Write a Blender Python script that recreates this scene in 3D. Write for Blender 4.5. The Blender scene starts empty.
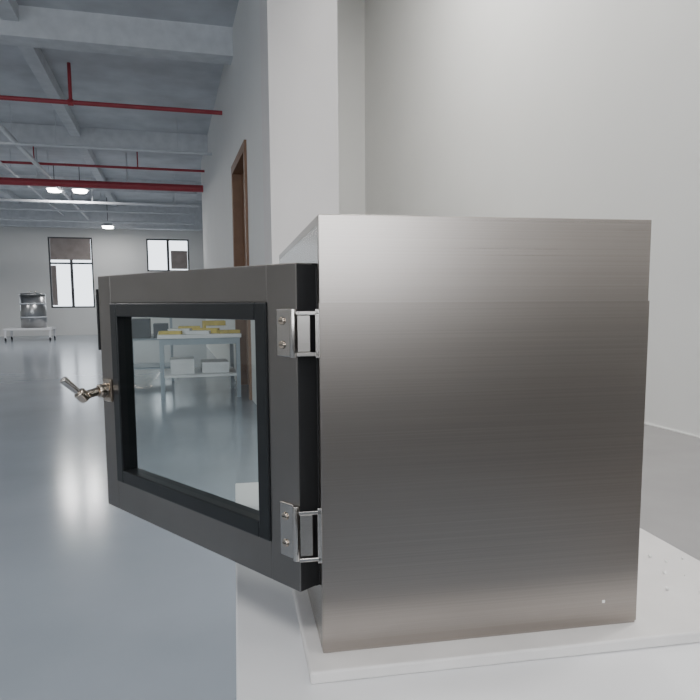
import bpy, bmesh, math, random
from mathutils import Matrix, Vector, Euler
random.seed(4)
S=bpy.context.scene
C=bpy.context.collection
rad=math.radians

# ---------------------------------------------------------------- materials
def newmat(name):
    m=bpy.data.materials.new(name); m.use_nodes=True
    nt=m.node_tree; b=nt.nodes['Principled BSDF']
    return m,nt,b
def plain(name,col,rough=.6,metal=0,noise=.0,scale=6,bump=0,bscale=60,spec=.5,stretch=(1,1,1)):
    m,nt,b=newmat(name)
    b.inputs['Roughness'].default_value=rough
    b.inputs['Metallic'].default_value=metal
    b.inputs['Specular IOR Level'].default_value=spec
    b.inputs['Base Color'].default_value=(*col,1)
    tc=nt.nodes.new('ShaderNodeTexCoord'); mp=nt.nodes.new('ShaderNodeMapping')
    mp.inputs['Scale'].default_value=stretch
    nt.links.new(tc.outputs['Object'],mp.inputs['Vector'])
    n=nt.nodes.new('ShaderNodeTexNoise'); n.inputs['Scale'].default_value=scale; n.inputs['Detail'].default_value=5
    nt.links.new(mp.outputs[0],n.inputs['Vector'])
    r=nt.nodes.new('ShaderNodeValToRGB')
    r.color_ramp.elements[0].position=.3; r.color_ramp.elements[1].position=.7
    r.color_ramp.elements[0].color=(*[c*(1-noise) for c in col],1)
    r.color_ramp.elements[1].color=(*[min(1,c*(1+noise)) for c in col],1)
    nt.links.new(n.outputs['Fac'],r.inputs['Fac']); nt.links.new(r.outputs[0],b.inputs['Base Color'])
    if bump:
        n2=nt.nodes.new('ShaderNodeTexNoise'); n2.inputs['Scale'].default_value=bscale; n2.inputs['Detail'].default_value=4
        nt.links.new(mp.outputs[0],n2.inputs['Vector'])
        bp=nt.nodes.new('ShaderNodeBump'); bp.inputs['Strength'].default_value=bump; bp.inputs['Distance'].default_value=.01
        nt.links.new(n2.outputs['Fac'],bp.inputs['Height']); nt.links.new(bp.outputs[0],b.inputs['Normal'])
    return m
def brushed(name,col,rough,stretch,var=.05,aniso=.5,rv=.02):
    m,nt,b=newmat(name)
    b.inputs['Metallic'].default_value=1
    b.inputs['Anisotropic'].default_value=aniso
    tc=nt.nodes.new('ShaderNodeTexCoord'); mp=nt.nodes.new('ShaderNodeMapping')
    mp.inputs['Scale'].default_value=stretch
    nt.links.new(tc.outputs['Object'],mp.inputs['Vector'])
    n=nt.nodes.new('ShaderNodeTexNoise'); n.inputs['Scale'].default_value=1; n.inputs['Detail'].default_value=3
    nt.links.new(mp.outputs[0],n.inputs['Vector'])
    r=nt.nodes.new('ShaderNodeValToRGB')
    r.color_ramp.elements[0].position=.2; r.color_ramp.elements[1].position=.8
    r.color_ramp.elements[0].color=(*[c*(1-var) for c in col],1)
    r.color_ramp.elements[1].color=(*[c*(1+var) for c in col],1)
    nt.links.new(n.outputs['Fac'],r.inputs['Fac']); nt.links.new(r.outputs[0],b.inputs['Base Color'])
    mr=nt.nodes.new('ShaderNodeMapRange'); mr.inputs['To Min'].default_value=rough-rv; mr.inputs['To Max'].default_value=rough+rv
    nt.links.new(n.outputs['Fac'],mr.inputs['Value']); nt.links.new(mr.outputs[0],b.inputs['Roughness'])
    return m
def emit(name,col,st):
    m,nt,b=newmat(name)
    b.inputs['Base Color'].default_value=(*col,1)
    b.inputs['Emission Color'].default_value=(*col,1); b.inputs['Emission Strength'].default_value=st
    return m
def glassmat(name,tint,refl=.10):
    m=bpy.data.materials.new(name); m.use_nodes=True; nt=m.node_tree; nt.nodes.clear()
    o=nt.nodes.new('ShaderNodeOutputMaterial'); mx=nt.nodes.new('ShaderNodeMixShader')
    t=nt.nodes.new('ShaderNodeBsdfTransparent'); t.inputs[0].default_value=(*tint,1)
    g=nt.nodes.new('ShaderNodeBsdfGlossy'); g.inputs['Roughness'].default_value=.02
    mx.inputs[0].default_value=refl
    nt.links.new(t.outputs[0],mx.inputs[1]); nt.links.new(g.outputs[0],mx.inputs[2])
    nt.links.new(mx.outputs[0],o.inputs[0]); return m

M_wall=plain('painted_wall',(.74,.74,.725),.7,noise=.015,scale=1.2,bump=.03)
M_wallpink=plain('painted_column',(.74,.71,.70),.7,noise=.02,scale=2,bump=.03)
M_floor=plain('epoxy_floor',(.28,.315,.36),.17,noise=.08,scale=.9,bump=.06,bscale=5)
M_floorbay=plain('shaded_floor_grey',(.27,.262,.262),.5,noise=.08,scale=2)  # bay floor's shade put into a darker, warmer base colour
M_ceil=plain('concrete_ceiling',(.56,.58,.61),.85,noise=.15,scale=1.5)
M_beam=plain('painted_beam',(.62,.64,.67),.8,noise=.08)
M_red=plain('red_pipe_paint',(.33,.035,.05),.4,noise=.05)
M_grey=plain('galvanised_conduit',(.6,.62,.65),.45,metal=.2,noise=.05)
M_steel=brushed('brushed_steel',(.375,.338,.312),.28,(1.5,1.5,520),.08,.3,.016)
M_film=brushed('brushed_steel_film',(.338,.305,.280),.29,(1.5,1.5,520),.08,.3,.016)
M_door=brushed('dark_brushed_steel',(.27,.25,.235),.31,(500,5,5),.12,.2)
M_chrome=brushed('polished_steel',(.52,.49,.46),.22,(20,20,20),.04,0)
M_flange=brushed('flange_steel',(.40,.375,.35),.25,(3,3,200),.05,0)
M_handle=brushed('handle_steel',(.58,.50,.42),.16,(20,20,20),.03,0)
M_black=plain('black_gasket',(.008,.009,.010),.30,noise=.1)
M_rubber=plain('black_rubber',(.010,.010,.011),.6,noise=.1)
M_glass=glassmat('tempered_glass',(.82,.89,.87))
M_white=plain('white_laminate',(.76,.76,.775),.35,noise=.02,scale=3)
M_slab=plain('white_board',(.68,.66,.65),.45,noise=.06,scale=9,bump=.05)
M_wood=plain('brown_door_paint',(.22,.12,.07),.5,noise=.1)
M_frame=plain('dark_window_frame',(.05,.05,.055),.4,noise=.05)
M_paper=plain('yellow_paper',(.62,.50,.14),.7,noise=.2,scale=12)
M_pwhite=plain('white_paper',(.75,.76,.78),.7,noise=.05)
M_bench=plain('blue_grey_metal',(.33,.38,.43),.4,noise=.05)
M_box=plain('dark_box',(.10,.12,.14),.5,noise=.05)
M_blind=plain('brown_blind',(.30,.26,.245),.8,noise=.15,scale=3)
M_cab=plain('added_cabinet_grey',(.07,.066,.062),.45,noise=.06)
M_cabtop=plain('added_cabinet_top',(.12,.115,.11),.4,noise=.06)
M_tank=brushed('tank_steel',(.4,.4,.4),.3,(3,3,60),.05,0)
M_lamp=emit('lamp_diffuser',(1,.98,.95),22)
M_crumb=plain('chalk',(.85,.84,.82),.8)

# ---------------------------------------------------------------- helpers
def link(o,parent=None):
    C.objects.link(o)
    if parent: o.parent=parent
    return o
def empty(name,loc=(0,0,0),rz=0,parent=None):
    e=bpy.data.objects.new(name,None); e.empty_display_size=.1
    e.location=loc; e.rotation_euler=(0,0,rz); return link(e,parent)
def boxes(name,lst,mat,parent=None,bevel=0,seg=2):
    bm=bmesh.new()
    for (x0,x1,y0,y1,z0,z1) in lst:
        r=bmesh.ops.create_cube(bm,size=1)
        bmesh.ops.scale(bm,vec=(x1-x0,y1-y0,z1-z0),verts=r['verts'])
        bmesh.ops.translate(bm,vec=((x0+x1)/2,(y0+y1)/2,(z0+z1)/2),verts=r['verts'])
    me=bpy.data.meshes.new(name); bm.to_mesh(me); bm.free()
    o=bpy.data.objects.new(name,me); me.materials.append(mat); link(o,parent)
    if bevel:
        md=o.modifiers.new('bev','BEVEL'); md.width=bevel; md.segments=seg; md.limit_method='ANGLE'
    return o
def tube(name,pts,r,mat,parent=None,res=6):
    cu=bpy.data.curves.new(name,'CURVE'); cu.dimensions='3D'; cu.bevel_depth=r; cu.bevel_resolution=res; cu.use_fill_caps=True
    sp=cu.splines.new('POLY'); sp.points.add(len(pts)-1)
    for p,q in zip(sp.points,pts): p.co=(*q,1)
    cu.materials.append(mat)
    o=bpy.data.objects.new(name,cu); return link(o,parent)
def cyl(name,p0,p1,r0,r1,mat,parent=None,seg=32,bevel=0):
    p0=Vector(p0);p1=Vector(p1);d=p1-p0
    bm=bmesh.new()
    bmesh.ops.create_cone(bm,cap_ends=True,segments=seg,radius1=r0,radius2=r1,depth=d.length)
    q=Vector((0,0,1)).rotation_difference(d.normalized()).to_matrix().to_4x4()
    bmesh.ops.transform(bm,matrix=Matrix.Translation((p0+p1)/2)@q,verts=bm.verts)
    for f in bm.faces: f.smooth=len(f.verts)==4
    me=bpy.data.meshes.new(name); bm.to_mesh(me); bm.free(); me.materials.append(mat)
    o=bpy.data.objects.new(name,me); link(o,parent)
    if bevel:
        md=o.modifiers.new('bev','BEVEL'); md.width=bevel; md.segments=3; md.limit_method='ANGLE'
    return o
def wall_y(name,y0,y1,x0,x1,z1,holes,mat):
    L=[]; xs=x0
    for (xa,xb,za,zb) in sorted(holes):
        L.append((xs,xa,y0,y1,0,z1)); 
        if za>0: L.append((xa,xb,y0,y1,0,za))
        L.append((xa,xb,y0,y1,zb,z1)); xs=xb
    L.append((xs,x1,y0,y1,0,z1))
    return boxes(name,L,mat)

# ---------------------------------------------------------------- room shell
XL,XC,XR=-11.0,.985,4.56
YB,YE,YF=-6.0,15.0,27.0
HC=5.0; HB=8.3
boxes('floor',[(XL-.3,1.66,YB-.3,YF+.3,-.1,0),(1.66,XR+.3,YE+.1,YF+.3,-.1,0)],M_floor)
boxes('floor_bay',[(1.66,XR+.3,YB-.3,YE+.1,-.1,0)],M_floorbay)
boxes('ceiling',[(XL-.3,1.66,YB-.3,YF+.3,HC,HC+.2),(1.66,XR+.3,YE+.2,YF+.3,HC,HC+.2),(1.66,XR+.3,YB-.3,YE+.2,HB,HB+.2)],M_ceil)
boxes('wall_left',[(XL-.2,XL,YB,YF,0,HC)],M_wall)
boxes('wall_right',[(XR,XR+.2,YB,YE+.2,0,HB)],M_wall)
boxes('wall_bay_end',[(1.66,XR,YE,YE+.2,0,HB)],M_wall)
boxes('wall_bay_upper',[(1.50,1.66,YB,6.36,HC,HB)],M_wall)
boxes('wall_corridor',[(XC,1.66,6.86,8.2,0,HC),(XC,1.66,9.9,18.6,0,HC),(XC,1.66,8.2,9.9,3.2,HC),(1.2,1.66,8.2,9.9,0,3.2),(1.5,1.66,6.86,YE,HC,HB)],M_wall)
boxes('wall_column',[(XC,1.66,6.36,6.86,0,HB)],M_wallpink)
boxes('wall_hall_right',[(3.5,3.7,YE+.2,YF,0,HC)],M_wall)
wins=[(-4.3,-2.73,1.05,3.72),(-.75,.87,2.45,3.72),(-8.2,-6.6,1.05,3.72)]
wall_y('wall_far',YF,YF+.2,XL,3.7,HC,wins,M_wall)
bw=[(-7.5,-5.2,1.5,3.9),(-4.2,-1.9,1.5,3.9),(-.9,1.4,1.5,3.9)]  # unseen back openings, added to brighten what the steel reflects
wall_y('wall_back',YB-.2,YB,XL,XR,HB,bw,M_wall)
for i,(a,b,c,d) in enumerate(wins+bw):
    y=YF if i<3 else YB-.2
    p=empty(f'window_{i+1}',(0,0,0))
    fr=[(a,b,y+.05,y+.13,c,c+.06),(a,b,y+.05,y+.13,d-.06,d),(a,a+.06,y+.05,y+.13,c+.06,d-.06),(b-.06,b,y+.05,y+.13,c+.06,d-.06)]
    m=(a+b)/2
    fr+=[(m-.05,m+.05,y+.06,y+.12,c+.06,d-.06)]
    if d-c>1.5: fr+=[(a+.06,m-.05,y+.06,y+.12,c+(d-c)*.62,c+(d-c)*.62+.07),(m+.05,b-.06,y+.06,y+.12,c+(d-c)*.62,c+(d-c)*.62+.07)]
    boxes('frame',fr,M_frame,p)
    if i in (0,2): boxes('blind',[(a+.07,b-.07,y+.02,y+.045,c+(d-c)*.68,d-.05),(a+.07,a+.25,y+.02,y+.045,c+.1,c+(d-c)*.6)],M_blind,p)
    if i==1: boxes('blind',[(m+.1,b-.07,y+.02,y+.045,c+.1,d-.45)],M_blind,p)
d=empty('door_1',(0,0,0))
boxes('frame',[(XC-.03,XC+.16,8.2,8.32,0,3.2),(XC-.03,XC+.16,9.78,9.9,0,3.2),(XC-.03,XC+.16,8.32,9.78,3.08,3.2)],M_wood,d)
boxes('leaf',[(XC+.12,XC+.17,8.32,9.78,0.005,3.08)],M_wood,d)
boxes('baseboard_right',[(XR-.015,XR,YB,YE,0,.012)],M_wall)

L=[]
for y in (3.5,9.5,15.5,21.5): L.append((XL,XC,y,y+.35,4.62,HC))
L.append((XL,3.5,26.3,26.6,4.02,HC))
for x in (-8.5,-5.2,-1.9): L.append((x,x+.2,YB,26.3,4.8,HC))
boxes('trim_ceiling_beams',L,M_beam)

# sprinkler pipes
p=empty('red_sprinkler_pipe',(0,0,0))
tube('main',[(XL,11.5,4.4),(XC,11.5,4.4)],.035,M_red,p)
tube('drop',[(-1.38,11.5,4.4),(-1.38,11.5,5.0)],.028,M_red,p)
for x in (-1.38,-4.6,-7.6): cyl('clamp',(x-.04,11.5,4.4),(x+.04,11.5,4.4),.05,.05,M_red,p)
p=empty('red_sprinkler_pipe.001',(0,0,0))
tube('main',[(XL,17.9,4.2),(XC,17.9,4.2)],.09,M_red,p)
for x in (-.9,-3,-5.2): tube('hanger',[(x,17.9,4.2),(x,17.9,5.0)],.02,M_grey,p)
p=empty('red_sprinkler_pipe.002',(0,0,0))
tube('main',[(XL,17.0,4.48),(XC,17.0,4.48)],.03,M_red,p)
for x in (-.6,-2.9): tube('hanger',[(x,17.0,4.48),(x,17.0,5.0)],.015,M_red,p)
for k,(x,z,r) in enumerate([(-2.75,4.35,.05),(-3.6,4.45,.03)]):
    o=empty('ceiling_conduit' + ('' if k==0 else '.%03d'%k),(0,0,0))
    tube('run',[(x,0,z),(x,26.3,z)],r,M_grey,o)
    for y in range(2,26,4): tube('hanger',[(x,y,z),(x,y,4.99)],.008,M_grey,o)
for k,(y,z,r) in enumerate([(7.2,4.45,.03),(14.2,4.3,.03),(20.4,4.1,.04),(24.6,4.05,.04),(23,4.2,.03)]):
    o=empty('cable_tray' + ('' if k==0 else '.%03d'%k),(0,0,0))
    tube('run',[(XL,y,z),(XC,y,z)],r,M_grey,o)
    for x in (-8,-5,-2,.3): tube('hanger',[(x,y,z),(x,y,4.99)],.008,M_grey,o)

# lamps
def area(name,loc,sx,sy,power,rot=(0,0,0),parent=None,col=(1,.98,.95)):
    l=bpy.data.lights.new(name,'AREA'); l.shape='RECTANGLE'; l.size=sx; l.size_y=sy; l.energy=power; l.color=col
    o=bpy.data.objects.new(name,l); o.location=loc; o.rotation_euler=rot; return link(o,parent)
n=0
def hibay(x,y,z,pw):
    global n
    p=empty('pendant_lamp' + ('' if n==0 else '.%03d'%n),(x,y,z)); n+=1
    cyl('shade',(0,0,.02),(0,0,.14),.22,.10,M_grey,p); cyl('diffuser',(0,0,-.05),(0,0,.02),.17,.2,M_lamp,p)
    tube('cord',[(0,0,.12),(0,0,HC-z-.01)],.01,M_frame,p)
    l=bpy.data.lights.new('bulb','AREA'); l.shape='DISK'; l.size=.4; l.energy=pw
    o=bpy.data.objects.new('bulb',l); o.location=(0,0,-.06); link(o,p)
hibay(-2.9,19.8,4.33,70); hibay(-2.25,19.8,4.33,70); hibay(-2.0,25.3,3.95,40)
hibay(-7.5,19.8,4.3,80); hibay(-7,8,4.3,90); 
n=0
def panel(x,y,z,top,pw,sx=1.2,sy=.6):  # out-of-view ceiling panels, added to light the hall and bay
    global n
    p=empty('added_light_panel' + ('' if n==0 else '.%03d'%n),(x,y,z)); n+=1
    boxes('housing',[(-sx/2-.03,sx/2+.03,-sy/2-.03,sy/2+.03,0,.05)],M_grey,p)
    for a in (-sx/2.5,sx/2.5): tube('cord',[(a,0,.05),(a,0,top-z-.005)],.006,M_frame,p)
    area('diffuser',(0,0,-.01),sx,sy,pw,parent=p)
panel(-3.5,3,4.4,HC,65); panel(-.6,-1.5,4.4,HC,70); panel(-6,-2,4.4,HC,60); panel(-4.5,13,4.5,HC,85)
panel(2.7,1.5,7.9,HB,255); panel(2.7,8.0,7.9,HB,290); panel(2.7,-3,7.9,HB,130)
p=empty('added_back_fill',(0,0,0))  # fill lights added outside the unseen back openings
for (a,b_,c,d_) in bw:
    area('back_fill_light',((a+b_)/2,YB-.35,(c+d_)/2),b_-a,d_-c,120,rot=(rad(90),0,0),parent=p,col=(.92,.96,1))

w=bpy.data.worlds.new('World'); S.world=w; w.use_nodes=True
bg=w.node_tree.nodes['Background']; bg.inputs[0].default_value=(.85,.92,1,1); bg.inputs[1].default_value=3.2

# ---------------------------------------------------------------- unseen dark cabinet added behind the camera to darken the steel's reflection
cb=empty('added_reflection_cabinet',(0,-2.9,0))
boxes('carcass',[(-3.2,3.2,-.5,0,.06,1.32)],M_cab,cb,.004)
boxes('plinth',[(-3.15,3.15,-.46,-.04,0,.06)],M_rubber,cb)
boxes('top',[(-3.25,3.25,-.53,.03,1.32,1.36)],M_cabtop,cb,.004)
boxes('doors',[(-3.18+.8*k,-3.18+.8*k+.78,0,.018,.09,1.29) for k in range(8)],M_cab,cb,.003)
boxes('pulls',[(-3.18+.8*k+.7,-3.18+.8*k+.72,.018,.04,.6,.8) for k in range(8)],M_grey,cb,.002)

# ---------------------------------------------------------------- far tank
t=empty('steel_tank_on_cart',(-4.38,24.0,0))
boxes('cart',[(-.85,.6,-.5,.5,.35,.42)]+[(x,x+.06,y,y+.06,.08,.35) for x in (-.83,.52) for y in (-.48,.42)],M_white,t)
for x in (-.8,.55):
    for y in (-.45,.45): cyl('caster',(x-.02,y,.06),(x+.02,y,.06),.06,.06,M_rubber,t,seg=16)
cyl('drum',(0,0,.42),(0,0,1.50),.40,.40,M_tank,t,seg=48); cyl('lid',(0,0,1.50),(0,0,1.57),.42,.36,M_tank,t,seg=48)
for z in (.75,1.2): cyl('band',(0,0,z),(0,0,z+.04),.415,.415,M_grey,t,seg=48)
tube('lid_handle',[(-.1,0,1.57),(-.1,0,1.63),(.1,0,1.63),(.1,0,1.57)],.015,M_chrome,t)

# ---------------------------------------------------------------- work table seen through the glass
t=empty('work_table',(0,0,0))
x0,x1,y0,y1=-.15,.90,8.5,9.5
boxes('top',[(x0,x1,y0,y1,.78,.83)],M_white,t,.005)
boxes('shelf',[(x0+.04,x1-.04,y0+.04,y1-.04,.28,.31)],M_pwhite,t)
boxes('legs',[(x,x+.05,y,y+.05,0,.78) for x in (x0+.02,x1-.07) for y in (y0+.02,y1-.07)],M_bench,t)
boxes('rail',[(x0+.07,x1-.07,y0+.03,y0+.06,.70,.78)],M_bench,t)
for k in range(7):
    o=boxes('papers' ,[(-.14,.14,-.1,.1,0,.04+.025*(k%3))],M_paper if k%2==0 else M_pwhite,t)
    o.location=(.02+.12*k,8.72+.12*(k%3),.8302); o.rotation_euler=(0,0,random.uniform(-.3,.3))
boxes('carton',[(.45,.75,9.1,9.4,.831,.98)],M_paper,t)
boxes('stored_boxes',[(0,.3,8.7,9.1,.311,.5),(.4,.75,8.7,9.2,.311,.45)],M_pwhite,t)
t=empty('storage_rack',(0,0,0))
x0,x1,y0,y1=-.62,.05,10.6,11.3
boxes('posts',[(x,x+.04,y,y+.04,0,1.1) for x in (x0,x1-.04) for y in (y0,y1-.04)],M_bench,t)
boxes('shelves',[(x0,x1,y0,y1,z,z+.03) for z in (.2,.65,1.05)],M_bench,t)
boxes('bins',[(x0+.05,x0+.33,y0+.05,y1-.1,.68,.98),(x0+.38,x1-.06,y0+.05,y1-.1,.68,.9),(x0+.1,x0+.6,y0+.05,y1-.1,1.08,1.22)],M_box,t)

# ---------------------------------------------------------------- bench and chamber
TH=rad(15.5); BR=-rad(5.5)
bx,by,bz=.1834,.8047,.771
bench=empty('white_workbench',(bx,by,0),BR)
boxes('top',[(-.115,.72,-.16,.92,bz-.06,bz-.017)],M_white,bench,.003)
boxes('legs',[(x,x+.05,y,y+.05,0,bz-.06) for x in (-.04,.64) for y in (-.13,.84)],M_white,bench,.003)
boxes('apron',[(-.03,.68,-.12,-.10,bz-.14,bz-.06),(-.03,.68,.86,.88,bz-.14,bz-.06),(-.03,-.01,-.10,.86,bz-.14,bz-.06),(.66,.68,-.10,.86,bz-.14,bz-.06)],M_white,bench)
boxes('lower_shelf',[(-.02,.67,-.11,.87,.2,.23)],M_white,bench)
board=empty('white_base_board',(bx,by,bz),BR)
boxes('panel',[(-.022,.71,-.042,.91,-.017,0)],M_slab,board,.003)
dbr=empty('plaster_crumbs',(bx,by,bz),BR)
for k in range(14):
    x=random.uniform(.47,.69);y=random.uniform(.0,.25);s=random.uniform(.0015,.004)
    bm=bmesh.new(); bmesh.ops.create_icosphere(bm,subdivisions=1,radius=s)
    for v in bm.verts: v.co*=random.uniform(.7,1.2)
    me=bpy.data.meshes.new('crumb'); bm.to_mesh(me); bm.free(); me.materials.append(M_crumb)
    o=bpy.data.objects.new('crumb',me); o.location=(x,y,s*.8); link(o,dbr)

ch=empty('stainless_transfer_chamber',(bx,by,bz),BR)
W,Dp,Hh=.459,.72,.577; T=.012
y0,y1,z0,z1=.05,.57,.11,.49
boxes('shell',[(0,W,0,T,0,Hh),(0,W,Dp-T,Dp,0,Hh),(0,W,T,Dp-T,0,T),(0,W,T,Dp-T,Hh-T,Hh),(W-T,W,T,Dp-T,T,Hh-T)],M_steel,ch,.0012)
boxes('front_frame',[(0,T,T,y0,T,Hh-T),(0,T,y1,Dp-T,T,Hh-T),(0,T,y0,y1,T,z0),(0,T,y0,y1,z1,Hh-T)],M_flange,ch)
boxes('throat',[(T,W-T,y0-.004,y0,z0,z1),(T,W-T,y1,y1+.004,z0,z1),(T,W-T,y0,y1,z0-.004,z0),(T,W-T,y0,y1,z1,z1+.004)],M_steel,ch)
boxes('opening_gasket',[(-.006,0,y0-.022,y0-.004,z0-.022,z1+.022),(-.006,0,y1+.004,y1+.022,z0-.022,z1+.022),(-.006,0,y0-.004,y1+.004,z0-.022,z0-.004),(-.006,0,y0-.004,y1+.004,z1+.004,z1+.022)],M_rubber,ch)
boxes('protective_film',[(-.0005,W+.001,-.0008,0,.004,.467)],M_film,ch)
boxes('white_fleck',[(.405,.409,-.0016,-.0008,.035,.039)],M_crumb,ch)  # tiny white fleck on the side panel

dr=empty('door',(-.028,.0104,0),rad(35.7),ch)
a,b_,c,d_=0,.560,.083,.518
fa,fb,fc,fd=.060,.512,.138,.468
t=.028
boxes('leaf',[(0,t,a,fa,c,d_),(0,t,fb,b_,c,d_),(0,t,fa,fb,c,fc),(0,t,fa,fb,fd,d_)],M_door,dr,.0012)
boxes('edge_seal',[(.001,t+.006,a-.0015,a,c+.002,d_-.002),(t,t+.008,a,b_+.003,c,c+.02),(t,t+.008,a,b_+.003,d_-.02,d_),(t,t+.008,a,a+.02,c+.02,d_-.02),(t,t+.008,b_-.014,b_+.003,c+.02,d_-.02)],M_rubber,dr)
g=.024
boxes('window_bezel',[(-.003,t,fa,fa+g,fc,fd),(-.003,t,fb-g,fb,fc,fd),(-.003,t,fa+g,fb-g,fc,fc+g),(-.003,t,fa+g,fb-g,fd-g,fd)],M_black,dr,.002)
bm=bmesh.new()
for xx in (.012,):
    bm.faces.new([bm.verts.new(v) for v in ((xx,fa+g,fc+g),(xx,fb-g,fc+g),(xx,fb-g,fd-g),(xx,fa+g,fd-g))])
me=bpy.data.meshes.new('glass_pane'); bm.to_mesh(me); bm.free(); me.materials.append(M_glass)
link(bpy.data.objects.new('glass_pane',me),dr)
def hinge(zc,h,nm):
    hn=empty(nm,(0,0,zc),0,dr)
    boxes('door_leaf',[(-.004,-.0005,.008,.036,-h,h)],M_chrome,hn,.0015)
    for z in (-h*.5,h*.5):
        cyl('screw',(-.0065,.024,z),(-.004,.024,z),.005,.0055,M_handle,hn,seg=20,bevel=.0006)
        boxes('slot',[(-.0069,-.0064,.0205,.0275,z-.0007,z+.0007)],M_rubber,hn)
    cyl('knuckle',(-.004,.002,-h),(-.004,.002,h),.005,.005,M_chrome,hn,seg=24,bevel=.0006)
    hb=empty(nm+'_bracket',(0,0,zc),0,ch)
    boxes('c_bracket',[(-.030,-.001,-.0055,-.0025,-h*.92,-h*.92+.005),(-.030,-.001,-.0055,-.0025,h*.92-.005,h*.92),(-.006,.0,-.0055,-.0015,-h,h)],M_chrome,hb,.0008)
    boxes('bracket_web',[(-.028,-.012,-.001,.001,-h*.75,h*.75)],M_flange,hb,.0005)
hinge(.4285,.031,'hinge_upper'); hinge(.165,.037,'hinge_lower')
hd=empty('latch_handle',(0,.532,.307),0,dr)
boxes('mount_plate',[(-.006,-.0005,-.014,.014,-.022,.022)],M_handle,hd,.003)
cyl('boss',(-.006,0,0),(-.022,0,0),.014,.012,M_handle,hd,bevel=.002)
cyl('stem',(-.022,0,0),(-.05,.0,-.006),.008,.008,M_handle,hd,bevel=.001)
cyl('hub',(-.044,0,-.012),(-.058,0,.002),.011,.011,M_handle,hd,bevel=.002)
cyl('lever',(-.05,.0,-.006),(-.084,.004,.028),.0055,.0075,M_chrome,hd,bevel=.003)
boxes('latch_guide',[(-.002,.03,b_+.0032,b_+.007,.38,.494)],M_rubber,dr,.001)

# ---------------------------------------------------------------- camera
cam=bpy.data.cameras.new('Camera'); cam.lens=650/700*36; cam.sensor_width=36; cam.clip_start=.01; cam.clip_end=200
cam.shift_y=.031
co=bpy.data.objects.new('Camera',cam); C.objects.link(co)
R=Matrix.Rotation(-TH,4,'Z')@Matrix.Rotation(rad(90-6.2),4,'X')@Matrix.Rotation(-rad(.36),4,'Z')
co.matrix_world=Matrix.Translation((0,0,1.24))@R
S.camera=co
